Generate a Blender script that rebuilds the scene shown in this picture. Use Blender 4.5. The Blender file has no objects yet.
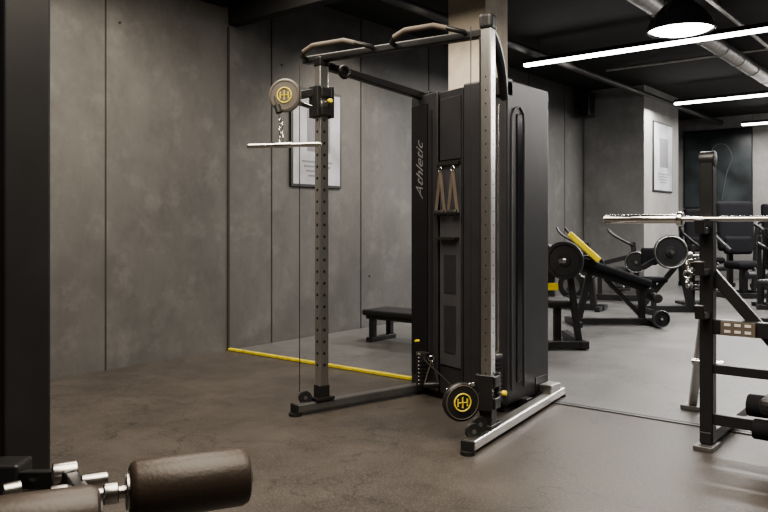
import bpy, bmesh, math, random
from mathutils import Vector, Matrix
random.seed(4)
S=bpy.context.scene
try: S.view_settings.look='AgX - Medium High Contrast'
except Exception: pass
# ------------------------------------------------------------------ materials
def mat(name,c,rough=.5,metal=0,var=.12,scale=8,bump=0,bscale=None,em=0,emc=None,spec=None,coat=0,stretch=None):
    m=bpy.data.materials.new(name); m.use_nodes=True
    n=m.node_tree.nodes; l=m.node_tree.links; p=n["Principled BSDF"]
    tc=n.new("ShaderNodeTexCoord"); mp=n.new("ShaderNodeMapping"); l.new(tc.outputs["Object"],mp.inputs[0])
    if stretch: mp.inputs["Scale"].default_value=stretch
    no=n.new("ShaderNodeTexNoise"); no.inputs["Scale"].default_value=scale; no.inputs["Detail"].default_value=5
    l.new(mp.outputs[0],no.inputs["Vector"])
    r=n.new("ShaderNodeValToRGB"); l.new(no.outputs["Fac"],r.inputs[0])
    r.color_ramp.elements[0].position=.3; r.color_ramp.elements[1].position=.7
    r.color_ramp.elements[0].color=[x*(1-var) for x in c]+[1]
    r.color_ramp.elements[1].color=[min(1,x*(1+var)) for x in c]+[1]
    l.new(r.outputs[0],p.inputs["Base Color"])
    p.inputs["Roughness"].default_value=rough; p.inputs["Metallic"].default_value=metal
    if spec is not None: p.inputs["Specular IOR Level"].default_value=spec
    if coat: p.inputs["Coat Weight"].default_value=coat
    if bump:
        b=n.new("ShaderNodeBump"); b.inputs["Strength"].default_value=bump; b.inputs["Distance"].default_value=.01
        n2=n.new("ShaderNodeTexNoise"); n2.inputs["Scale"].default_value=bscale or scale*6; n2.inputs["Detail"].default_value=4
        l.new(tc.outputs["Object"],n2.inputs["Vector"]); l.new(n2.outputs["Fac"],b.inputs["Height"]); l.new(b.outputs[0],p.inputs["Normal"])
    if em:
        p.inputs["Emission Color"].default_value=list(emc or c)+[1]; p.inputs["Emission Strength"].default_value=em
    return m
BLK=mat("black_powdercoat",(.015,.015,.016),.36,bump=.05,bscale=300)
SHR=mat("shroud_charcoal",(.024,.024,.027),.42,bump=.04,bscale=250)
SHR2=mat("shroud_grey",(.055,.055,.06),.4)
GLS=mat("gloss_black",(.008,.008,.010),.15)
CHR=mat("chrome",(.72,.71,.69),.18,1,.05)
CHRD=mat("dark_chrome",(.30,.29,.28),.3,1,.05)
STL=mat("brushed_steel",(.64,.63,.61),.3,1,.12,30,stretch=(8,8,.5))
GRYM=mat("grey_frame",(.14,.14,.14),.4,.6)
RUB=mat("black_rubber",(.010,.010,.010),.6)
PAD=mat("black_vinyl",(.012,.012,.013),.5,bump=.08,bscale=120)
PAD2=mat("matte_black_pad",(.009,.009,.011),.8,spec=.15)
BRN=mat("dark_brown_vinyl",(.030,.022,.017),.42,bump=.1,bscale=90,spec=.35)
GRIP=mat("brown_grip",(.10,.08,.062),.6,bump=.3,bscale=300)
YEL=mat("yellow_paint",(.80,.64,.03),.45)
TAPE=mat("yellow_tape",(.56,.47,.04),.6,var=.25,scale=20)
GOLD=mat("gold_logo",(.66,.54,.08),.4)
LGT=mat("light_print",(.55,.54,.52),.5)
LOGO=mat("logo_grey",(.15,.15,.155),.5)
CRM=mat("cream_plaster",(.62,.56,.47),.8,bump=.1)
CEIL=mat("ceiling_black",(.012,.012,.012),.8)
DUCT=mat("galvanised_duct",(.34,.33,.32),.4,.8,.2,12)
DPIPE=mat("dark_pipe",(.06,.057,.054),.5,.3)
LED=mat("led_diffuser",(1,.98,.97),.5,em=14,emc=(1,.97,.95))
LAMP=mat("lamp_diffuser",(1,.95,.85),.5,em=14,emc=(1,.93,.82))
PLATE=mat("iron_plate",(.022,.022,.024),.35,.3)
HOLE=mat("hole_dark",(.004,.004,.004),.9)
STEEL_D=mat("plate_rim",(.42,.42,.41),.32,1)
POST=mat("poster_paper",(.30,.31,.34),.4,var=.3,scale=3)
POSTD=mat("poster_ink",(.12,.12,.135),.4)
POSTG=mat("banner_dark_grey",(.03,.036,.038),.3,var=.6,scale=2.2)
FRM=mat("frame_black",(.01,.01,.01),.4)
SEAM=mat("panel_joint",(.026,.025,.024),.9)

def concrete(name,dark,light,k=1.6,amt=.45):
    m=bpy.data.materials.new(name); m.use_nodes=True
    n=m.node_tree.nodes; l=m.node_tree.links; p=n["Principled BSDF"]
    tc=n.new("ShaderNodeTexCoord")
    mp=n.new("ShaderNodeMapping"); mp.inputs["Scale"].default_value=(1,1,.7); l.new(tc.outputs["Object"],mp.inputs[0])
    a=n.new("ShaderNodeTexNoise"); a.inputs["Scale"].default_value=1.3; a.inputs["Detail"].default_value=12; a.inputs["Roughness"].default_value=.74
    l.new(mp.outputs[0],a.inputs["Vector"])
    r=n.new("ShaderNodeValToRGB"); l.new(a.outputs["Fac"],r.inputs[0])
    e=r.color_ramp.elements; e[0].position=.32; e[0].color=(*dark,1); e[1].position=.68; e[1].color=(*light,1)
    v=n.new("ShaderNodeTexNoise"); v.inputs["Scale"].default_value=3.0; v.inputs["Detail"].default_value=12; v.inputs["Roughness"].default_value=.66
    l.new(tc.outputs["Object"],v.inputs["Vector"])
    r2=n.new("ShaderNodeValToRGB"); l.new(v.outputs["Fac"],r2.inputs[0]); e2=r2.color_ramp.elements
    e2[0].position=.52; e2[0].color=(0,0,0,1); e2[1].position=.72; e2[1].color=(1,1,1,1)
    mul=n.new("ShaderNodeMath"); mul.operation='MULTIPLY'; mul.inputs[1].default_value=amt
    l.new(r2.outputs[0],mul.inputs[0])
    mx=n.new("ShaderNodeMix"); mx.data_type='RGBA'
    l.new(mul.outputs[0],mx.inputs[0]); l.new(r.outputs[0],mx.inputs[6]); mx.inputs[7].default_value=(*[x*k for x in light],1)
    l.new(mx.outputs[2],p.inputs["Base Color"])
    p.inputs["Roughness"].default_value=.6
    b=n.new("ShaderNodeBump"); b.inputs["Strength"].default_value=.3; b.inputs["Distance"].default_value=.01
    l.new(a.outputs["Fac"],b.inputs["Height"]); l.new(b.outputs[0],p.inputs["Normal"])
    return m
WALL=concrete("dark_concrete_plaster",(.058,.056,.054),(.105,.102,.098))
WALL2=concrete("light_concrete_plaster",(.15,.149,.147),(.24,.237,.23),1.3)

def floor_mat(name,base,spk,rough=.42):
    m=bpy.data.materials.new(name); m.use_nodes=True
    n=m.node_tree.nodes; l=m.node_tree.links; p=n["Principled BSDF"]
    tc=n.new("ShaderNodeTexCoord")
    a=n.new("ShaderNodeTexNoise"); a.inputs["Scale"].default_value=1.1; a.inputs["Detail"].default_value=12; a.inputs["Roughness"].default_value=.78; l.new(tc.outputs["Object"],a.inputs["Vector"])
    r=n.new("ShaderNodeValToRGB"); l.new(a.outputs["Fac"],r.inputs[0]); e=r.color_ramp.elements
    e[0].position=.35; e[0].color=[x*.6 for x in base]+[1]; e[1].position=.65; e[1].color=[x*1.35 for x in base]+[1]
    s=n.new("ShaderNodeTexNoise"); s.inputs["Scale"].default_value=90; s.inputs["Detail"].default_value=3; l.new(tc.outputs["Object"],s.inputs["Vector"])
    r2=n.new("ShaderNodeValToRGB"); l.new(s.outputs["Fac"],r2.inputs[0]); e2=r2.color_ramp.elements
    e2[0].position=.57; e2[0].color=(0,0,0,1); e2[1].position=.66; e2[1].color=(1,1,1,1)
    mx=n.new("ShaderNodeMix"); mx.data_type='RGBA'; l.new(r2.outputs[0],mx.inputs[0]); l.new(r.outputs[0],mx.inputs[6]); mx.inputs[7].default_value=(*spk,1)
    w=n.new("ShaderNodeTexVoronoi"); w.feature='DISTANCE_TO_EDGE'; w.inputs["Scale"].default_value=.8
    dn=n.new("ShaderNodeTexNoise"); dn.inputs["Scale"].default_value=3; dn.inputs["Detail"].default_value=8; l.new(tc.outputs["Object"],dn.inputs["Vector"])
    ad=n.new("ShaderNodeVectorMath"); ad.operation='ADD'; l.new(tc.outputs["Object"],ad.inputs[0]); l.new(dn.outputs["Color"],ad.inputs[1]); l.new(ad.outputs[0],w.inputs["Vector"])
    wr=n.new("ShaderNodeMapRange"); l.new(w.outputs["Distance"],wr.inputs[0]); wr.inputs[1].default_value=0; wr.inputs[2].default_value=.010; wr.inputs[3].default_value=.6; wr.inputs[4].default_value=1
    hs=n.new("ShaderNodeMix"); hs.data_type='RGBA'; hs.blend_type='MULTIPLY'; hs.inputs[0].default_value=1
    l.new(mx.outputs[2],hs.inputs[6]); l.new(wr.outputs[0],hs.inputs[7]); l.new(hs.outputs[2],p.inputs["Base Color"])
    rr=n.new("ShaderNodeMapRange"); l.new(a.outputs["Fac"],rr.inputs[0]); rr.inputs[3].default_value=rough-.12; rr.inputs[4].default_value=rough+.2
    l.new(rr.outputs[0],p.inputs["Roughness"]); p.inputs["Specular IOR Level"].default_value=.4
    b=n.new("ShaderNodeBump"); b.inputs["Strength"].default_value=.2; b.inputs["Distance"].default_value=.004
    l.new(s.outputs["Fac"],b.inputs["Height"]); l.new(b.outputs[0],p.inputs["Normal"])
    return m
FLOOR=floor_mat("rubber_floor",(.058,.051,.045),(.105,.096,.087),.42)
FLOOR2=floor_mat("rubber_floor_grey",(.108,.106,.104),(.17,.166,.162),.38)

# ------------------------------------------------------------------ builders
def grp(name,loc=(0,0,0),rz=0):
    o=bpy.data.objects.new(name,None); o.location=loc; o.rotation_euler=(0,0,math.radians(rz)); o.empty_display_size=.1
    S.collection.objects.link(o); return o
def fin(bm,name,m,parent,bevel=0,smooth=False):
    me=bpy.data.meshes.new(name); bmesh.ops.recalc_face_normals(bm,faces=bm.faces); bm.to_mesh(me); bm.free(); me.materials.append(m)
    o=bpy.data.objects.new(name,me); S.collection.objects.link(o)
    if parent: o.parent=parent
    if bevel:
        b=o.modifiers.new("bevel","BEVEL"); b.width=bevel; b.segments=3; b.limit_method='ANGLE'; b.angle_limit=math.radians(50)
    if smooth:
        for f in me.polygons: f.use_smooth=True
        if not bevel:
            try: me.set_sharp_from_angle(angle=math.radians(40))
            except Exception: pass
    return o
def box(p,name,c,s,m,bev=.004,rz=0,rx=0,ry=0):
    bm=bmesh.new(); bmesh.ops.create_cube(bm,size=1)
    M=Matrix.Translation(c)@Matrix.Rotation(math.radians(rz),4,'Z')@Matrix.Rotation(math.radians(ry),4,'Y')@Matrix.Rotation(math.radians(rx),4,'X')@Matrix.Diagonal((*s,1))
    bmesh.ops.transform(bm,matrix=M,verts=bm.verts); return fin(bm,name,m,p,bev)
def align(p1,p2):
    p1,p2=Vector(p1),Vector(p2); d=(p2-p1); L=d.length; d.normalize()
    up=Vector((0,0,1)) if abs(d.z)<.97 else Vector((0,1,0))
    x=up.cross(d).normalized(); y=d.cross(x)
    M=Matrix((x,y,d)).transposed().to_4x4(); M.translation=(p1+p2)/2
    return M,L
def bar(p,name,a,b,w,h,m,bev=.005):
    M,L=align(a,b); bm=bmesh.new(); bmesh.ops.create_cube(bm,size=1)
    bmesh.ops.transform(bm,matrix=M@Matrix.Diagonal((w,h,L,1)),verts=bm.verts); return fin(bm,name,m,p,bev)
def cyl(p,name,a,b,r,m,bev=0,seg=32,r2=None):
    M,L=align(a,b); bm=bmesh.new(); bmesh.ops.create_cone(bm,cap_ends=True,segments=seg,radius1=r,radius2=r if r2 is None else r2,depth=L)
    bmesh.ops.transform(bm,matrix=M,verts=bm.verts); return fin(bm,name,m,p,bev,True)
def lathe(p,name,a,b,prof,m,seg=40,closed=True):
    M,L=align(a,b); bm=bmesh.new(); rings=[]
    for t,r in prof:
        rings.append([bm.verts.new((r*math.cos(2*math.pi*i/seg),r*math.sin(2*math.pi*i/seg),(t-.5)*L)) for i in range(seg)])
    for k in range(len(rings)-1):
        for i in range(seg):
            bm.faces.new((rings[k][i],rings[k][(i+1)%seg],rings[k+1][(i+1)%seg],rings[k+1][i]))
    if closed and prof[0][1]>1e-4: bm.faces.new(rings[0][::-1])
    if closed and prof[-1][1]>1e-4: bm.faces.new(rings[-1])
    bmesh.ops.remove_doubles(bm,verts=bm.verts,dist=1e-5)
    bmesh.ops.transform(bm,matrix=M,verts=bm.verts); return fin(bm,name,m,p,0,True)
def path(p,name,pts,r,m,smooth=False,cyc=False):
    cu=bpy.data.curves.new(name,'CURVE'); cu.dimensions='3D'; cu.bevel_depth=r; cu.bevel_resolution=5; cu.use_fill_caps=True
    if smooth:
        sp=cu.splines.new('BEZIER'); sp.bezier_points.add(len(pts)-1)
        for q,v in zip(sp.bezier_points,pts): q.co=v; q.handle_left_type=q.handle_right_type='AUTO'
        sp.resolution_u=10
    else:
        sp=cu.splines.new('POLY'); sp.points.add(len(pts)-1)
        for q,v in zip(sp.points,pts): q.co=(*v,1)
    sp.use_cyclic_u=cyc
    cu.materials.append(m); o=bpy.data.objects.new(name,cu); S.collection.objects.link(o)
    if p: o.parent=p
    return o
def prism(p,name,poly,z0,z1,m,bev=.01):
    bm=bmesh.new(); lo=[bm.verts.new((x,y,z0)) for x,y in poly]; hi=[bm.verts.new((x,y,z1)) for x,y in poly]; n=len(poly)
    bm.faces.new(lo[::-1]); bm.faces.new(hi)
    for i in range(n): bm.faces.new((lo[i],lo[(i+1)%n],hi[(i+1)%n],hi[i]))
    return fin(bm,name,m,p,bev)
def torus(p,name,c,nrm,R,r,m):
    c=Vector(c); nrm=Vector(nrm).normalized(); up=Vector((0,0,1)) if abs(nrm.z)<.9 else Vector((1,0,0))
    x=up.cross(nrm).normalized(); y=nrm.cross(x)
    return path(p,name,[tuple(c+R*(math.cos(t)*x+math.sin(t)*y)) for t in [2*math.pi*i/32 for i in range(32)]],r,m,cyc=True)
def weight_plate(p,name,c,nrm,R,th,rim=None):
    c=Vector(c); n=Vector(nrm).normalized()*th/2
    lathe(p,name,c-n,c+n,[(0,.0),(0,R*.22),(.0,R*.3),(.3,R*.34),(.3,R*.8),(0,R*.86),(0,R*.97),(.15,R),(.85,R),(1,R*.97),(1,R*.86),(.7,R*.8),(.7,R*.34),(1,R*.3),(1,0)],PLATE)
    if rim: torus(p,name+"_rim",c+n,nrm,R*.93,R*.035,rim)
    cyl(p,name+"_hub",c-n*1.4,c+n*1.6,R*.14,CHR)

# ------------------------------------------------------------------ room shell
H=3.6
box(None,"floor",(5,2.5,-.05),(12,21.2,.1),FLOOR,0)
box(None,"floor_grey_section",(5.0,6.5,.001),(9.98,12.96,.004),FLOOR2,0)
box(None,"ceiling",(5,2.5,H+.05),(12,21.2,.1),CEIL,0)
box(None,"wall_left",(-.1,2.5,H/2),(.2,21.2,H),WALL,0)
box(None,"wall_back",(5,13.1,H/2),(10,.2,H),WALL2,0)
box(None,"wall_right",(10.1,2.5,H/2),(.2,21.2,H),WALL,0)
box(None,"wall_front",(5,-8.1,H/2),(10,.2,H),WALL,0)
box(None,"wall_projection",(.54,9.0,H/2),(1.08,1.8,H),WALL2,0)
w=grp("trim_panel_joints")
for i,y in enumerate([-6.5,-5.2,-3.9,-2.6,-1.28,.56,1.95,3.3,4.65,6.0,7.3]):
    box(w,"joint_%d"%i,(.002,y,H/2),(.006,.012,H),SEAM,0)
for i,(y,z) in enumerate([(-2.45,1.75),(-1.15,2.9),(.7,2.85),(2.1,.6)]):
    cyl(w,"panel_bolt_%d"%i,(0,y,z),(.008,y,z),.010,SEAM,seg=12)
box(w,"corner_joint",(.006,.0,1.55),(.012,.02,3.1),SEAM,0)
box(None,"trim_bulkhead",(3.0,.06,3.36),(6.0,.12,.48),CEIL,.005)
box(None,"trim_ceiling_edge",(.03,-4.0,3.44),(.06,7.9,.32),CEIL,.005)
box(None,"trim_yellow_strip",(1.2,0,.012),(2.36,.04,.022),TAPE,.004)
box(None,"trim_floor_joint",(6.1,0,.004),(7.3,.02,.008),GRYM,.002)
box(None,"trim_floor_joint_dark",(6.1,.03,.004),(7.3,.03,.006),RUB,.002)
c=grp("column"); box(c,"shaft",(2.18,1.0,1.75),(.38,.38,3.5),CRM,.01); box(c,"capital",(2.18,1.0,3.55),(.42,.42,.1),CEIL,.005)
c=grp("column"); box(c,"shaft",(2.95,12.4,1.75),(.30,.30,3.5),CRM,.01); box(c,"capital",(2.95,12.4,3.55),(.34,.34,.1),CEIL,.005)

# ------------------------------------------------------------------ posters / speakers
def poster(name,c,w_,h_,art,ink=True,axis='x'):
    g=grp(name,c)
    if axis=='y': g.rotation_euler=(0,0,math.radians(-90))
    box(g,"frame",(.012,0,0),(.024,w_,h_),FRM,.003)
    box(g,"print",(.025,0,0),(.004,w_-.06,h_-.06),art,0)
    if ink:
        box(g,"portrait_block",(.028,.02,.08),(.002,w_*.45,h_*.42),POSTD,0)
        for i in range(4): box(g,"text_line_%d"%i,(.028,0,-h_*.24-.05*i),(.002,w_*(.6-.08*i),.018),POSTD,0)
    return g
poster("framed_poster",(0.0,1.2,2.13),.78,1.05,POST)
poster("framed_poster",(1.08,9.0,2.41),1.0,1.24,POST)
p3=poster("wall_banner",(.95,13.0,2.45),1.45,1.75,POSTG,False,'y')
path(p3,"figure_outline",[(.03,.1,-.7),(.03,.2,-.1),(.03,.3,.3),(.03,.05,.55),(.03,-.15,.3),(.03,-.1,-.1),(.03,-.25,-.7)],.012,mat("banner_ink",(.06,.065,.065),.5),True)
def speaker(loc):
    g=grp("wall_speaker",loc)
    box(g,"bracket",(.05,0,0),(.1,.04,.06),BLK)
    box(g,"cabinet",(.2,0,0),(.2,.26,.42),BLK,.02)
    cyl(g,"woofer",(.3,0,-.07),(.306,0,-.07),.085,RUB); cyl(g,"tweeter",(.3,0,.11),(.306,0,.11),.035,RUB)
speaker((.0,7.75,3.3)); speaker((.0,11.2,3.1))

# ------------------------------------------------------------------ ceiling services
wires=grp("light_hanger_wires")  # suspension wires of the LED strips, not trim
for k,(x0,x1,y) in enumerate(((1.0,8.5,4.04),(1.5,8.5,8.4),(1.7,8.5,12.0))):
    g=grp("led_strip_light")
    box(g,"housing",((x0+x1)/2,y,3.305),(x1-x0,.085,.05),BLK,.003)
    box(g,"diffuser",((x0+x1)/2,y,3.263),(x1-x0,.08,.034),LED,.004)
    for i in range(6): 
        x=x0+.2+i*(x1-x0-.4)/5; cyl(wires,"hanger_%d_%d"%(k,i),(x,y,3.33),(x,y,H),.004,DPIPE,seg=8)
g=grp("ceiling_pipe"); cyl(g,"pipe",(1.05,-3,3.45),(1.05,12.9,3.45),.05,DPIPE)
for i in range(8): cyl(g,"hanger_%d"%i,(1.05,-2.5+i*2,3.48),(1.05,-2.5+i*2,H),.006,DPIPE,seg=8)
g=grp("ventilation_duct")
cyl(g,"duct",(3.0,1.2,3.46),(3.0,12.9,3.46),.10,DUCT)
for i in range(14): torus(g,"seam_%d"%i,(3.0,1.5+i*.8,3.46),(0,1,0),.102,.008,DUCT)
pts=[(3.0-.9*t**1.5,1.25-.5*t,3.46+.015*math.sin(t*9)) for t in [i/20 for i in range(21)]]
path(g,"flex_hose",pts,.085,DUCT,True)
for i,q in enumerate(pts[1::1]): torus(g,"rib_%d"%i,q,(-1,-.4,0),.088,.008,DUCT)
for i in range(6): cyl(g,"hanger_%d"%i,(3.0,1.5+i*2.1,3.53),(3.0,1.5+i*2.1,H),.006,DPIPE,seg=8)
cyl(g,"side_pipe",(3.45,.8,3.5),(3.45,12.9,3.5),.025,DUCT)
cyl(g,"cross_pipe",(1.2,6.2,3.52),(9,6.2,3.52),.02,DUCT)
for s in (0,.25): bar(g,"tray_rail_%d"%(s>0),(4.1+s,2.2,3.5),(4.1+s,12.9,3.5),.02,.05,DUCT,0)
for i in range(26): bar(g,"tray_rung_%d"%i,(4.1,2.3+i*.4,3.49),(4.35,2.3+i*.4,3.49),.02,.02,DUCT,0)
for i in range(5): cyl(g,"side_hanger_%d"%i,(3.45,1+i*2.8,3.5),(3.45,1+i*2.8,H),.006,DPIPE,seg=8)
g=grp("pendant_lamp",(3.92,.99,0))
lathe(g,"shade",(0,0,2.62),(0,0,2.87),[(0,.235),(.02,.24),(.25,.225),(.5,.185),(.75,.12),(.9,.07),(1,.05),(1,.04),(.88,.055),(.7,.11),(.45,.17),(.2,.21),(0,.228),(0,.235)],GLS,closed=False)
lathe(g,"diffuser",(0,0,2.60),(0,0,2.64),[(0,0),(.05,.08),(.25,.15),(.6,.20),(1,.222)],LAMP,closed=False)
cyl(g,"socket",(0,0,2.86),(0,0,2.97),.04,BLK); cyl(g,"cord",(0,0,2.97),(0,0,H),.006,BLK,seg=8)
cyl(g,"canopy",(0,0,H-.03),(0,0,H),.06,BLK)

# ------------------------------------------------------------------ functional trainer
T=grp("cable_functional_trainer")
PL=Vector((2.33,-1.14,0)); PR=Vector((3.50,-1.02,0))
prism(T,"tower_left",[(2.42,-.30),(2.735,-.42),(2.755,.10),(2.47,.10)],.05,2.12,SHR,.012)
prism(T,"tower_centre",[(2.745,-.405),(2.985,-.485),(2.985,.09),(2.765,.09)],.05,2.11,SHR,.006)
prism(T,"tower_right",[(2.995,-.50),(3.16,-.51),(3.30,-.46),(3.30,.12),(2.995,.12)],.05,2.13,SHR,.014)
prism(T,"tower_base",[(2.44,-.28),(2.74,-.38),(3.0,-.46),(3.27,-.44),(3.27,.1),(2.48,.1)],.0,.06,BLK,.004)
def face_box(name,a,b,z0,z1,off,th,m,bev=.003):
    a=Vector(a);b=Vector(b); d=(b-a).normalized(); n=Vector((d.y,-d.x)); mid=(a+b)/2+n*(off)
    return box(T,name,(mid.x,mid.y,(z0+z1)/2),((b-a).length,th,z1-z0),m,bev,rz=math.degrees(math.atan2(d.y,d.x)))
A=Vector((2.745,-.405));B=Vector((2.985,-.485)); 
def L2(t,A=A,B=B): return A+(B-A)*t
face_box("accessory_panel",L2(.06),L2(.94),.25,1.62,.004,.012,SHR2)
face_box("accessory_panel_upper",L2(.06),L2(.94),1.64,2.06,.004,.010,SHR)
face_box("slot_window",L2(.25),L2(.75),.74,1.00,.012,.004,SHR)
face_box("slot_window_low",L2(.25),L2(.75),.34,.66,.012,.004,SHR)
face_box("shelf",L2(.1),L2(.9),1.10,1.12,.03,.05,BLK)
face_box("hook_rail",L2(.05),L2(.95),1.60,1.625,.02,.03,BLK)
TA=Vector((2.42,-.30));TB=Vector((2.735,-.42))
face_box("left_glossy_panel",L2(.04,TA,TB),L2(.66,TA,TB),.14,2.05,.002,.008,GLS)
face_box("left_track",L2(.74,TA,TB),L2(.82,TA,TB),.2,2.0,.002,.006,HOLE)
box(T,"side_inset",(3.302,-.30,1.05),(.008,.07,1.74),GLS,.003)
path(T,"side_trim",[(3.305,-.40,.14),(3.305,-.40,1.90),(3.305,-.37,1.95),(3.305,-.30,1.97),(3.305,-.25,1.93),(3.305,-.24,1.85),(3.305,-.24,.14)],.006,SHR2)
box(T,"side_lower_plate",(3.302,-.0,.12),(.008,.16,.1),BLK,.003)
d=Vector((TB-TA)).normalized(); nrm=Vector((d.y,-d.x,0)); up=Vector((0,0,1))
tx=bpy.data.curves.new("logotype",'FONT'); tx.body="Athletic"; tx.size=.125; tx.shear=.6; tx.extrude=.001; tx.materials.append(LOGO)
to=bpy.data.objects.new("logotype",tx); S.collection.objects.link(to); to.parent=T
yv=nrm.cross(up); M=Matrix((up,yv,nrm)).transposed().to_4x4()
pp=TA+(TB-TA)*.50; M.translation=Vector((pp.x,pp.y,1.38))+nrm*.009; to.matrix_local=M
def strap_handle(parent,name,top,dirv,length,w=.055,grip=BLK):
    top=Vector(top); dv=Vector(dirv).normalized()
    l=top+dv*w-Vector((0,0,length)); r=top-dv*w-Vector((0,0,length))
    bar(parent,name+"_strap_a",top,l,.025,.004,GRIP,.001); bar(parent,name+"_strap_b",top,r,.025,.004,GRIP,.001)
    cyl(parent,name+"_grip",l,r,.021,grip,.003); torus(parent,name+"_ring",top+Vector((0,0,.012)),(dv.y,-dv.x,0),.018,.004,CHR)
dd=Vector((*(B-A),0)).normalized(); nn=Vector((dd.y,-dd.x,0))
for i,t in enumerate((.26,.80)):
    q=L2(t); q=Vector((q.x,q.y,1.56))+nn*.045
    strap_handle(T,"hung_handle_%d"%i,q,dd,.28,.05)
FL0=Vector((2.287,-1.335,0));FL1=Vector((2.52,-.30,0)); FR0=Vector((3.562,-1.325,0)); FR1=Vector((3.345,.20,0))
zf=Vector((0,0,.045))
bar(T,"foot_left",FL0+zf,FL1+zf,.07,.055,GRYM,.01)
bar(T,"foot_right",FR0+zf,FR1+zf,.075,.055,STL,.012)
for nm,q in (("pad_a",FL0),("pad_b",FL1),("pad_c",FR0),("pad_d",FR1)):
    cyl(T,"foot_"+nm,q,q+Vector((0,0,.02)),.04,RUB)
for nm,q,dv in (("cap_left",FL0,FL0-FL1),("cap_right",FR0,FR0-FR1)):
    dv=dv.normalized(); bar(T,"foot_"+nm,q+zf-dv*.005,q+zf+dv*.015,.074,.06,RUB,.006)
box(T,"foot_end_bracket",(3.36,.02,.10),(.09,.14,.05),STL,.006)
box(T,"base_cross",(2.9,-.25,.04),(.9,.08,.06),BLK,.005)
angL=math.degrees(math.atan2((FL1-FL0).y,(FL1-FL0).x))-90; angR=math.degrees(math.atan2((FR1-FR0).y,(FR1-FR0).x))-90
def post(nm,P,top,ang,m,hr=.010):
    g=grp("post_"+nm,(P.x,P.y,0),ang); g.parent=T
    box(g,"tube",(0,0,(top+.07)/2),(.062,.068,top-.07),m,.006)
    k=0; z=.3
    while z<top-.25:
        cyl(g,"hole_f_%d"%k,(0,-.0345,z),(0,-.0335,z),hr,HOLE,seg=12)
        cyl(g,"hole_s_%d"%k,(.0305,0,z),(.0318,0,z),hr,HOLE,seg=12)
        z+=.075; k+=1
    box(g,"base_plate",(0,0,.085),(.10,.14,.02),BLK,.004)
    box(g,"base_sleeve",(0,0,.13),(.072,.078,.08),BLK,.005)
    return g
gl=post("left",PL,2.24,angL,STL,.010); gr=post("right",PR,2.30,angR,STL,.0045)
box(gr,"black_edge",(-.034,0,1.2),(.012,.07,2.1),BLK,.003)
box(gr,"top_cap",(0,0,2.335),(.08,.09,.09),BLK,.02); box(gl,"top_cap",(0,0,2.25),(.075,.08,.06),BLK,.01)
zb=2.285
dv=(PR-PL).normalized()
bar(T,"top_beam",PL-dv*.14+Vector((0,0,zb-.01)),PR+Vector((0,0,zb-.01)),.06,.045,BLK,.008)
bar(T,"top_arm_left",PL+Vector((0,0,2.235)),(2.55,-.28,2.11),.055,.05,BLK,.008)
path(T,"top_arm_right",[(3.50,-1.02,2.32),(3.42,-.80,2.27),(3.35,-.62,2.17),(3.27,-.44,2.0)],.028,BLK,True)
box(T,"arm_mount_left",(2.56,-.28,2.10),(.12,.1,.09),BLK,.01,rz=-12)
box(T,"arm_mount_right",(3.24,-.44,2.08),(.12,.12,.12),BLK,.01)
nb=Vector((dv.y,-dv.x,0))
def pull_handle(i,s0,s1):
    P0=PL+dv*s0;P1=PL+dv*s1; z=Vector((0,0,1))
    pts=[P0+z*(zb-.01),P0+nb*.07+z*(zb+.0),P0+dv*.05+nb*.12+z*(zb+.015),P0+dv*.13+nb*.13+z*(zb+.042),P1-dv*.15+nb*.13+z*(zb+.042),P1-dv*.07+nb*.12+z*(zb+.018),P1+nb*.05+z*(zb+.003),P1+z*(zb-.01)]
    path(T,"pullup_handle_%d"%i,[tuple(q) for q in pts],.0145,BLK,False)
    path(T,"pullup_grip_%d"%i,[tuple(q) for q in pts[2:6]],.0165,GRIP,False)
pull_handle(0,-.10,.42); pull_handle(1,.58,1.05)
def carriage(nm,P,ang,z):
    g=grp("carriage_"+nm,(P.x,P.y,z),ang); g.parent=T
    for i,(c,s) in enumerate((((0,-.052,0),(.10,.03,.20)),((0,.052,0),(.10,.03,.20)),((-.047,0,0),(.025,.08,.20)),((.047,0,.06),(.025,.08,.06)),((.047,0,-.06),(.025,.08,.06)))):
        box(g,"sleeve_%d"%i,c,s,BLK,.006)
    cyl(g,"pull_pin_stem",(.05,0,0),(.09,0,0),.008,CHR); cyl(g,"pull_pin_knob",(.085,0,0),(.110,0,0),.014,YEL,.003)
    return g
def pulley(nm,c,n_,R,sc=1):
    c=Vector(c); n=Vector(n_).normalized()
    lathe(T,nm+"_disc",c-n*.02,c+n*.02,[(0,0),(0,R*.9),(.2,R),(.8,R),(1,R*.92),(1,0)],sc)
    torus(T,nm+"_rim",c+n*.021,n,R*.86,.003,GRIP)
    torus(T,nm+"_logo_ring",c+n*.022,n,R*.44,.0045,GOLD)
    x=Vector((0,0,1)).cross(n).normalized(); y=Vector((0,0,1))
    for i,(u0,v0,u1,v1) in enumerate(((-.25,-.2,-.25,.2),(.25,-.2,.25,.2),(-.25,0,.25,0),(0,-.28,0,.28))):
        bar(T,nm+"_logo_%d"%i,c+n*.022+x*u0*R+y*v0*R,c+n*.022+x*u1*R+y*v1*R,.008,.004,GOLD,0)
    cyl(T,nm+"_back",c-n*.045,c-n*.02,R*.55,GRYM)
carriage("upper",PL,angL,1.99)
DU=Vector((2.15,-1.29,2.035)); pulley("upper_pulley",DU,(.464,-.886,0),.108,mat("pulley_cover_grey",(.13,.12,.105),.4))
bar(T,"upper_arm_a",PL+Vector((-.02,-.05,2.05)),DU+Vector((.02,.06,0)),.03,.05,BLK); bar(T,"upper_arm_b",PL+Vector((-.02,-.05,1.95)),DU+Vector((.02,.05,-.03)),.02,.03,CHR)
carriage("lower",PR,angR,.27)
DL=Vector((3.41,-1.155,.222)); pulley("lower_pulley",DL,(.81,-.58,0),.108,BLK)
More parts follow.
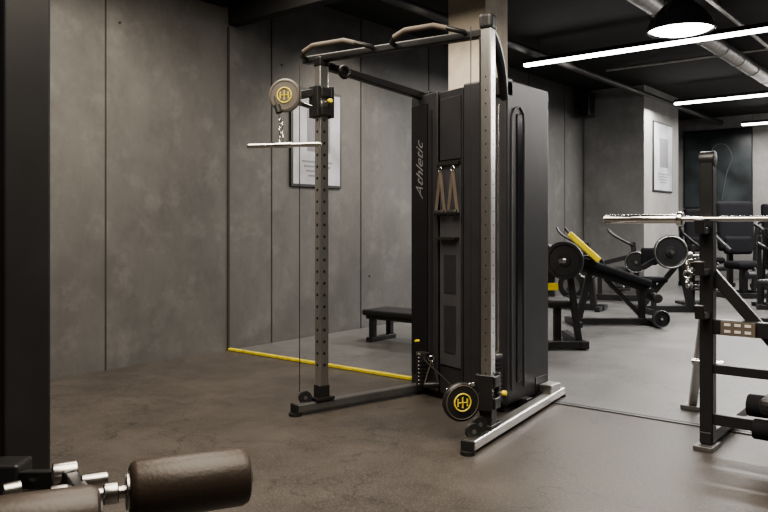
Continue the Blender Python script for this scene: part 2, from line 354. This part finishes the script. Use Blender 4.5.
bar(T,"lower_arm",PR+Vector((-.02,-.05,.24)),DL+Vector((-.02,.03,0)),.04,.06,BLK)
bar(T,"lower_lever",DL+Vector((-.10,-.0,.05)),DL+Vector((.06,.05,.10)),.02,.02,CHR)
hc=Vector((2.18,-1.33,1.71))
path(T,"upper_cable",[(2.10,-1.34,2.03),(2.155,-1.335,1.86)],.004,BLK)
cyl(T,"cable_stop",(2.12,-1.335,1.97),(2.14,-1.335,1.92),.02,RUB)
for i,z in enumerate((1.865,1.835,1.805,1.775)): torus(T,"chain_link_%d"%i,(2.158,-1.335,z),((1,0,0),(0,1,0))[i%2],.016,.004,CHR)
path(T,"carabiner",[(2.158,-1.335,1.79),(2.175,-1.335,1.77),(2.172,-1.335,1.725),(2.160,-1.335,1.715),(2.145,-1.335,1.73),(2.145,-1.335,1.775)],.004,CHR,True,True)
bd=Vector((.9,.43,0)).normalized()
cyl(T,"straight_bar",hc-bd*.25,hc+bd*.25,.014,CHR,.003); cyl(T,"straight_bar_sleeve",hc-bd*.06,hc+bd*.06,.018,CHR,.002)
for s in (-1,1): cyl(T,"bar_knurl_%d"%s,hc+bd*s*.12,hc+bd*s*.24,.0155,STL)
path(T,"cable_left",[(2.25,-1.26,2.22),(2.25,-1.26,.13)],.0028,BLK)
path(T,"cable_right",[(3.45,-1.12,2.30),(3.45,-1.12,.3)],.0028,BLK)
for nm,q in (("guide_left",(2.29,-1.25,.10)),("guide_right",(3.53,-1.16,.12)),("guide_right_b",(3.54,-1.24,.10))):
    q=Vector(q); n=Vector((.85,-.5,0)).normalized(); 
    lathe(T,nm,q-n*.012,q+n*.012,[(0,0),(0,.042),(.3,.037),(.7,.037),(1,.042),(1,0)],RUB); cyl(T,nm+"_hub",q-n*.02,q+n*.016,.012,GRYM)
torus(T,"guide_top_left",(2.40,-1.0,2.20),(.9,-.2,0),.035,.012,BLK)
strap_handle(T,"low_handle",(2.80,-.58,.30),(.7,.7,0),.16,.05)
cyl(T,"low_cable_ball",(2.83,-.70,.32),(2.83,-.70,.37),.022,RUB); path(T,"low_cable",[(3.36,-1.18,.31),(2.83,-.70,.345),(2.80,-.58,.315)],.004,BLK,True)
def stack(nm,x,y,rz,n=12,rods=True,w_=.10):
    g=grp(nm,(x,y,0),rz); g.parent=T
    for i in range(n): box(g,"plate_%d"%i,(0,0,.10+i*.026),(w_,.06,.022),STEEL_D if i==n-1 else PLATE,.003); 
    for i in range(n): box(g,"label_%d"%i,(0,-.031,.10+i*.026),(.012,.002,.006),LGT,0)
    if rods:
        for s in (-.035,.035): cyl(g,"rod_%d"%(s>0),(s,0,.08),(s,0,1.95),.007,CHR,seg=12)
    cyl(g,"selector_pin",(0,-.03,.40),(0,-.06,.40),.008,YEL)
stack("weight_stack_right",3.265,-.565,-10,12)
stack("weight_stack_left",2.62,-.435,-20,9,False,.07)

# ------------------------------------------------------------------ low bench behind
g=grp("aerobic_step_bench",(1.12,1.42,0),0)
box(g,"deck",(0,0,.30),(.95,.42,.06),PAD,.02); box(g,"edge",(0,0,.255),(.88,.36,.04),BLK,.006)
for i,(sx,sy) in enumerate(((-1,-1),(1,-1),(-1,1),(1,1))): box(g,"leg_%d"%i,(sx*.38,sy*.14,.12),(.06,.06,.24),BLK,.006)
for s in (-1,1): box(g,"skid_%d"%s,(s*.38,0,.025),(.07,.42,.05),BLK,.008)

# ------------------------------------------------------------------ left foreground leg machine
g=grp("leg_curl_machine",(3.29,-3.50,0),39)
box(g,"mast",(-.035,0,1.25),(.15,.15,2.5),BLK,.01,rz=-39)
box(g,"mast_plate",(-.10,-.12,1.25),(.06,.05,2.5),BLK,.006)
box(g,"base",(-.05,-.05,.04),(.35,1.0,.08),BLK,.01)
box(g,"clamp",(.0,-.14,.44),(.12,.10,.10),BLK,.01)
bar(g,"lever",(-.02,-.10,.42),(.27,-.31,.49),.04,.05,BLK)
bar(g,"lever_b",(.27,-.31,.49),(.43,-.60,.53),.035,.04,BLK)
cyl(g,"bolt_a",(.21,-.30,.50),(.27,-.27,.50),.030,CHRD,.004); cyl(g,"bolt_b",(.25,-.40,.48),(.30,-.38,.48),.022,CHRD,.003)
cyl(g,"bolt_c",(.04,-.24,.43),(.08,-.21,.43),.024,CHRD,.003)
cyl(g,"adjuster",(.34,-.42,.52),(.40,-.39,.52),.018,CHRD,.003)
def roller(nm,a,b):
    a=Vector(a);b=Vector(b)
    lathe(g,nm,a,b,[(0,0),(0,.055),(.02,.066),(.06,.073),(.5,.074),(.93,.073),(.98,.067),(1,.055),(1,0)],BRN,64)
    u=(b-a).normalized()
    cyl(g,nm+"_washer",a-u*.008,a+u*.002,.045,CHRD,.002)
    cyl(g,nm+"_axle",a-u*.07,a,.016,CHRD)
    cyl(g,nm+"_collar",a-u*.06,a-u*.025,.026,CHRD,.004)
    cyl(g,nm+"_end_cap",b-u*.002,b+u*.006,.035,RUB,.002)
roller("roller_a",(.515,-.56,.546),(.785,-.445,.546))
roller("roller_b",(.22,-.84,.544),(.504,-.72,.544))
cyl(g,"cross_axle",(.43,-.60,.53),(.49,-.715,.544),.016,GRYM)

# ------------------------------------------------------------------ olympic bench with rack (right)
g=grp("olympic_bench_rack")
def upright(nm,x):
    box(g,nm,(x,-.4,.80),(.07,.075,1.54),BLK,.008)
    cyl(g,nm+"_cap",(x-.038,-.4,1.555),(x+.038,-.4,1.555),.043,BLK,.004)
    box(g,nm+"_foot",(x,-.42,.012),(.10,.16,.024),GRYM,.004)
    bar(g,nm+"_base",(x,-.45,.06),(x-.0,.42,.06),.06,.06,BLK)
    for z in (1.17,.95,.72):
        bar(g,nm+"_hook_%d"%(z*100),(x,-.43,z),(x,-.54,z-.0),.05,.035,BLK); bar(g,nm+"_lip_%d"%(z*100),(x,-.54,z-.015),(x,-.56,z+.06),.05,.018,BLK)
upright("upright_a",4.5); upright("upright_b",5.62)
bar(g,"brace_leg",(4.18,.40,.03),(4.47,-.28,.88),.05,.045,STL); box(g,"brace_foot",(4.18,.42,.02),(.12,.16,.03),GRYM,.005)
bar(g,"brace_leg_b",(5.94,.40,.03),(5.65,-.28,.88),.05,.045,STL)
bar(g,"diag",(4.5,-.36,.95),(5.06,-.30,.28),.05,.06,BLK); bar(g,"diag_b",(5.62,-.36,.95),(5.06,-.30,.28),.05,.06,BLK)
bar(g,"cross_top",(4.5,-.4,.655),(5.62,-.4,.655),.05,.08,BLK); bar(g,"cross_mid",(4.5,-.4,.43),(5.62,-.4,.43),.05,.05,BLK)
bar(g,"cross_low",(4.5,-.4,.16),(5.62,-.4,.16),.05,.06,BLK)
box(g,"name_plate",(4.66,-.442,.655),(.17,.006,.075),GRIP,.003)
for k,(u,z) in enumerate(((-.05,.675),(.0,.675),(.05,.675),(-.05,.64),(.0,.64),(.05,.64))): box(g,"plate_mark_%d"%k,(4.66+u,-.446,z),(.03,.003,.014),LGT,0)
box(g,"spine",(5.06,-.65,.32),(.07,.7,.07),BLK,.006)
box(g,"bench_pad",(5.06,-.80,.43),(.28,.78,.08),PAD,.03)
box(g,"front_leg",(5.08,-.85,.17),(.07,.07,.30),BLK,.006); box(g,"front_foot",(5.15,-.85,.03),(.3,.07,.05),BLK,.008)
cyl(g,"peg",(4.53,-.2,.42),(4.36,-.2,.42),.02,CHR)
for i,z in enumerate((.30,.75)): 
    cyl(g,"storage_horn_%d"%i,(5.0+.0,-.30,z),(4.80,-.22,z),.025,CHR)
cyl(g,"pad_roll",(4.74,-.58,.30),(5.0,-.58,.30),.055,PAD2,.012); bar(g,"pad_roll_arm",(4.86,-.58,.30),(4.86,-.4,.16),.04,.04,BLK)
cyl(g,"pad_roll_low",(4.77,-.60,.19),(5.0,-.60,.19),.05,PAD2,.012)
for i,z in enumerate((.98,.93,.88)): torus(g,"chain_%d"%i,(4.40,-.42,z),((1,0,0),(0,1,0))[i%2],.02,.006,CHR)
bar(g,"chain_hook",(4.40,-.42,1.0),(4.5,-.42,1.02),.02,.02,CHR)
b_=grp("olympic_barbell")
zz=1.2325; yy=-.50
cyl(b_,"sleeve_a",(3.965,yy,zz),(4.37,yy,zz),.025,CHR,.002); cyl(b_,"collar_a",(4.37,yy,zz),(4.40,yy,zz),.038,CHR,.003)
cyl(b_,"shaft",(4.40,yy,zz),(5.72,yy,zz),.014,CHR)
cyl(b_,"collar_b",(5.72,yy,zz),(5.75,yy,zz),.038,CHR,.003); cyl(b_,"sleeve_b",(5.75,yy,zz),(6.16,yy,zz),.025,CHR,.002)
cyl(b_,"end_cap",(3.960,yy,zz),(3.966,yy,zz),.018,STL)

# ------------------------------------------------------------------ background machines
g=grp("plate_loaded_machine",(2.38,2.32,0),39)
bar(g,"base_a",(-.25,-.35,.05),(-.25,.45,.05),.07,.07,BLK); bar(g,"base_b",(.10,-.35,.05),(.10,.45,.05),.07,.07,BLK); bar(g,"base_c",(-.3,-.3,.05),(.15,-.3,.05),.07,.07,BLK)
bar(g,"mast",(-.2,.3,.05),(-.12,.1,1.0),.07,.09,BLK); bar(g,"arm",(-.16,.1,.98),(.02,-.25,.84),.06,.06,BLK)
bar(g,"link",(.08,-.2,.08),(-.02,-.2,.82),.06,.06,BLK)
box(g,"seat",(-.06,.1,.42),(.30,.34,.08),PAD,.03); box(g,"seat_post",(-.06,.1,.21),(.07,.07,.40),BLK)
box(g,"chest_pad",(-.20,.2,.82),(.1,.3,.38),PAD,.03,ry=12)
for i in range(2): weight_plate(g,"disc_%d"%i,(-.09,-.30-.045*i,.86),(-.55,-1,0),.18,.04)
cyl(g,"horn",(-.06,-.18,.86),(-.15,-.42,.86),.022,CHR)
box(g,"accent",(-.17,-.2,.60),(.10,.03,.07),YEL,.005)
g=grp("decline_bench",(2.166,4.07,0),39)
bar(g,"base",(-.5,0,.05),(.52,0,.05),.08,.07,BLK); bar(g,"foot_a",(-.48,-.3,.04),(-.48,.3,.04),.07,.06,BLK); bar(g,"foot_b",(.44,-.3,.04),(.44,.3,.04),.07,.06,BLK)
bar(g,"pad",(-.40,0,.77),(.42,0,.49),.30,.10,PAD2,.035); bar(g,"pad_frame",(-.40,0,.68),(.46,0,.40),.07,.06,BLK)
bar(g,"post_a",(-.42,0,.05),(-.28,0,.66),.07,.07,BLK); bar(g,"post_b",(.34,0,.05),(.34,0,.45),.07,.07,BLK); bar(g,"strut",(.36,0,.08),(-.1,0,.56),.05,.05,BLK)
bar(g,"yellow_lever",(-.56,-.12,1.10),(-.22,-.18,.78),.06,.07,YEL,.012); bar(g,"lever_joint",(-.30,-.15,.84),(-.22,-.06,.66),.05,.05,BLK)
cyl(g,"foot_roller",(.46,-.22,.34),(.46,.22,.34),.055,PAD,.01); bar(g,"roller_arm",(.44,0,.42),(.46,0,.30),.04,.04,BLK)
weight_plate(g,"wheel",(.44,-.36,.12),(0,-1,0),.10,.05,GRYM)
cyl(g,"wheel_axle",(.44,-.34,.12),(.44,-.25,.06),.015,CHR)
def rower(loc,rz,name="seated_row_machine",h=1.1):
    g=grp(name,loc,rz)
    bar(g,"base",(-.5,0,.05),(.5,0,.05),.09,.08,BLK); bar(g,"foot_a",(-.45,-.25,.04),(-.45,.25,.04),.07,.06,BLK); bar(g,"foot_b",(.45,-.25,.04),(.45,.25,.04),.07,.06,BLK)
    bar(g,"mast",(.35,0,.05),(.25,0,h-.15),.08,.1,BLK); bar(g,"boom",(.3,0,h-.35),(-.35,0,.55),.07,.07,BLK)
    box(g,"seat",(-.25,0,.50),(.34,.30,.08),PAD,.03); bar(g,"seat_post",(-.25,0,.05),(-.25,0,.47),.07,.07,BLK)
    for s in (-1,1):
        path(g,"handle_%d"%s,[(.25,s*.05,h-.2),(.1,s*.20,h-.12),(-.08,s*.22,h),(-.12,s*.2,h+.06)],.018,BLK,True)
        path(g,"pedal_arm_%d"%s,[(.0,s*.08,.3),(.1,s*.2,.3),(.12,s*.24,.22)],.02,GRYM)
        box(g,"pedal_%d"%s,(.12,s*.24,.2),(.2,.1,.03),RUB,.01)
    cyl(g,"flywheel",(.05,-.06,.34),(.05,.06,.34),.2,BLK,.01); cyl(g,"flywheel_ring",(.05,-.07,.34),(.05,-.06,.34),.12,GRYM)
    for s in (-1,1): weight_plate(g,"stack_disc_%d"%s,(.30,s*.13,.62),(0,s,0),.17,.04,STEEL_D)
rower((1.0,5.35,0),10); rower((1.05,6.95,0),20,h=1.08); rower((3.75,5.6,0),70,h=1.1)
g=grp("t_bar_row_machine",(2.24,5.85,0),39)
bar(g,"base",(-.4,0,.05),(.4,0,.05),.09,.08,BLK); bar(g,"foot_a",(-.35,-.35,.04),(-.35,.35,.04),.07,.06,BLK); bar(g,"foot_b",(.38,-.35,.04),(.38,.35,.04),.07,.06,BLK)
bar(g,"mast",(.3,0,.05),(.1,0,1.0),.08,.1,BLK); bar(g,"arm",(.1,-.05,.9),(-.40,-.1,.62),.07,.07,BLK); bar(g,"arm_b",(-.35,0,.1),(.15,0,.7),.06,.06,BLK)
box(g,"chest_pad",(-.22,.15,.76),(.22,.1,.24),PAD2,.03); box(g,"seat",(-.22,-.02,.45),(.3,.3,.07),PAD2,.03); bar(g,"seat_post",(-.22,-.02,.06),(-.22,-.02,.43),.06,.06,BLK)
weight_plate(g,"disc_a",(-.10,-.32,.84),(-.1,-1,0),.225,.05,STEEL_D); weight_plate(g,"disc_b",(-.08,-.26,.84),(-.1,-1,0),.215,.045)
cyl(g,"horn",(-.09,.0,.84),(-.12,-.44,.84),.025,CHR)
path(g,"handle",[(.25,-.3,.7),(.35,-.35,.85),(.36,-.3,1.0)],.02,BLK,True)
g=grp("dumbbell_stand",(2.16,7.15,0),39)
box(g,"mast",(0,0,.45),(.06,.06,.9),BLK); box(g,"foot",(0,0,.02),(.40,.35,.04),BLK,.006)
for i,z in enumerate((.30,.52,.74)):
    for s in (-1,1):
        cyl(g,"dumbbell_head_%d_%d"%(i,s),(s*.06,-.12,z),(s*.16,-.12,z),.06,CHRD,.008)
    cyl(g,"dumbbell_bar_%d"%i,(-.07,-.12,z),(.07,-.12,z),.016,CHR); box(g,"tray_%d"%i,(0,-.08,z-.07),(.3,.16,.02),BLK,.003)
def chair_machine(name,loc,rz,s=1.0):
    g=grp(name,loc,rz); g.scale=(s,s,s)
    bar(g,"base_a",(-.35,-.4,.05),(-.35,.5,.05),.08,.08,BLK); bar(g,"base_b",(.35,-.4,.05),(.35,.5,.05),.08,.08,BLK); bar(g,"base_c",(-.4,.4,.05),(.4,.4,.05),.08,.08,BLK); bar(g,"base_d",(-.4,-.2,.05),(.4,-.2,.05),.08,.08,BLK)
    bar(g,"seat_post",(0,0,.05),(0,0,.5),.1,.1,BLK)
    box(g,"seat",(0,-.05,.54),(.52,.48,.13),PAD2,.055)
    box(g,"back_pad",(0,.24,1.18),(.64,.12,.84),PAD2,.055,rx=-4); box(g,"lumbar_pad",(0,.16,.86),(.5,.10,.3),PAD2,.05,rx=-3)
    bar(g,"back_post",(0,.4,.05),(0,.4,1.45),.08,.08,BLK)
    for sx in (-1,1):
        path(g,"arm_%d"%sx,[(sx*.1,.42,1.30),(sx*.40,.3,1.2),(sx*.46,.0,1.0),(sx*.44,-.25,.85)],.03,BLK,True)
        cyl(g,"grip_%d"%sx,(sx*.44,-.2,.88),(sx*.44,-.36,.79),.03,RUB)
        bar(g,"side_post_%d"%sx,(sx*.36,.3,.05),(sx*.40,.25,1.15),.06,.06,BLK)
    cyl(g,"leg_roll",(-.2,-.42,.4),(.2,-.42,.4),.06,PAD,.01); bar(g,"leg_arm",(0,-.3,.5),(0,-.42,.4),.04,.04,BLK)
chair_machine("chest_press_machine",(2.50,8.75,0),45)
chair_machine("chest_press_machine",(1.35,10.7,0),60,.95)
chair_machine("chest_press_machine",(2.75,10.8,0),50)
chair_machine("chest_press_machine",(3.35,7.3,0),110,.72)

# ------------------------------------------------------------------ lights
def area(name,loc,size,power,col,sy=None,rot=(0,0,0)):
    l=bpy.data.lights.new(name,'AREA'); l.energy=power; l.color=col; l.shape='RECTANGLE'; l.size=size; l.size_y=sy or size
    o=bpy.data.objects.new(name,l); o.location=loc; o.rotation_euler=[math.radians(a) for a in rot]; S.collection.objects.link(o); return o
def spot(name,loc,tgt,power,col,ang=70,blend=.8,r=.06):
    l=bpy.data.lights.new(name,'SPOT'); l.energy=power; l.color=col; l.spot_size=math.radians(ang); l.spot_blend=blend; l.shadow_soft_size=r
    o=bpy.data.objects.new(name,l); o.location=loc; o.rotation_euler=(Vector(tgt)-Vector(loc)).to_track_quat('-Z','Y').to_euler(); S.collection.objects.link(o); return o
warm=(1,.89,.75); neu=(1,.96,.92)
area("near_fill_area",(4.8,-3.0,3.5),3.2,340,warm,3.0)  # unseen area lamp added under the ceiling to light the foreground
area("trainer_fill_area",(1.8,-1.8,3.5),1.4,130,warm,3.2)  # added area lamp beside the trainer, no panel fixture here
area("panel_light_far",(4.2,4.0,3.2),6.5,350,neu,.3)  # unseen area lamp added below the first LED strip to carry its light
area("led_fill_area_b",(4.2,8.3,3.2),6.0,450,neu,.3)  # added the same way below the second LED strip
area("led_fill_area_c",(4.2,11.8,3.2),6.0,280,neu,.3)  # added the same way below the third LED strip
spot("wall_wash_spot_a",(1.5,-1.9,3.5),(0,-1.3,1.3),170,warm,85)  # unseen spot put in to wash the left wall, no track fixture
spot("wall_wash_spot_b",(1.5,1.6,3.5),(0,1.6,1.5),230,warm,85)  # second added wall-wash spot, aimed near the poster
spot("wall_wash_spot_c",(1.8,5.0,3.5),(0,5.0,1.5),290,neu,100)  # third added wall-wash spot, farther along the left wall
spot("wall_wash_spot_d",(3.0,6.0,3.4),(.5,8.5,1.8),220,neu,80)  # added spot washing the wall projection, no fixture built
spot("column_fill_spot",(3.4,-.3,3.3),(2.2,1.0,3.0),150,warm,60)  # unseen spot added to brighten the cream column
spot("pendant_bulb",(3.92,.99,2.58),(3.92,.99,0),90,neu,130)
W=bpy.data.worlds.new("world"); S.world=W; W.use_nodes=True
W.node_tree.nodes["Background"].inputs[0].default_value=(.6,.58,.55,1); W.node_tree.nodes["Background"].inputs[1].default_value=.05

# ------------------------------------------------------------------ camera
cd=bpy.data.cameras.new("camera"); cd.lens=35.16; cd.sensor_width=36; cd.shift_y=-31/768
co=bpy.data.objects.new("camera",cd); co.location=(5.69,-4.65,1.2); co.rotation_euler=(math.radians(90),0,math.radians(39))
S.collection.objects.link(co); S.camera=co
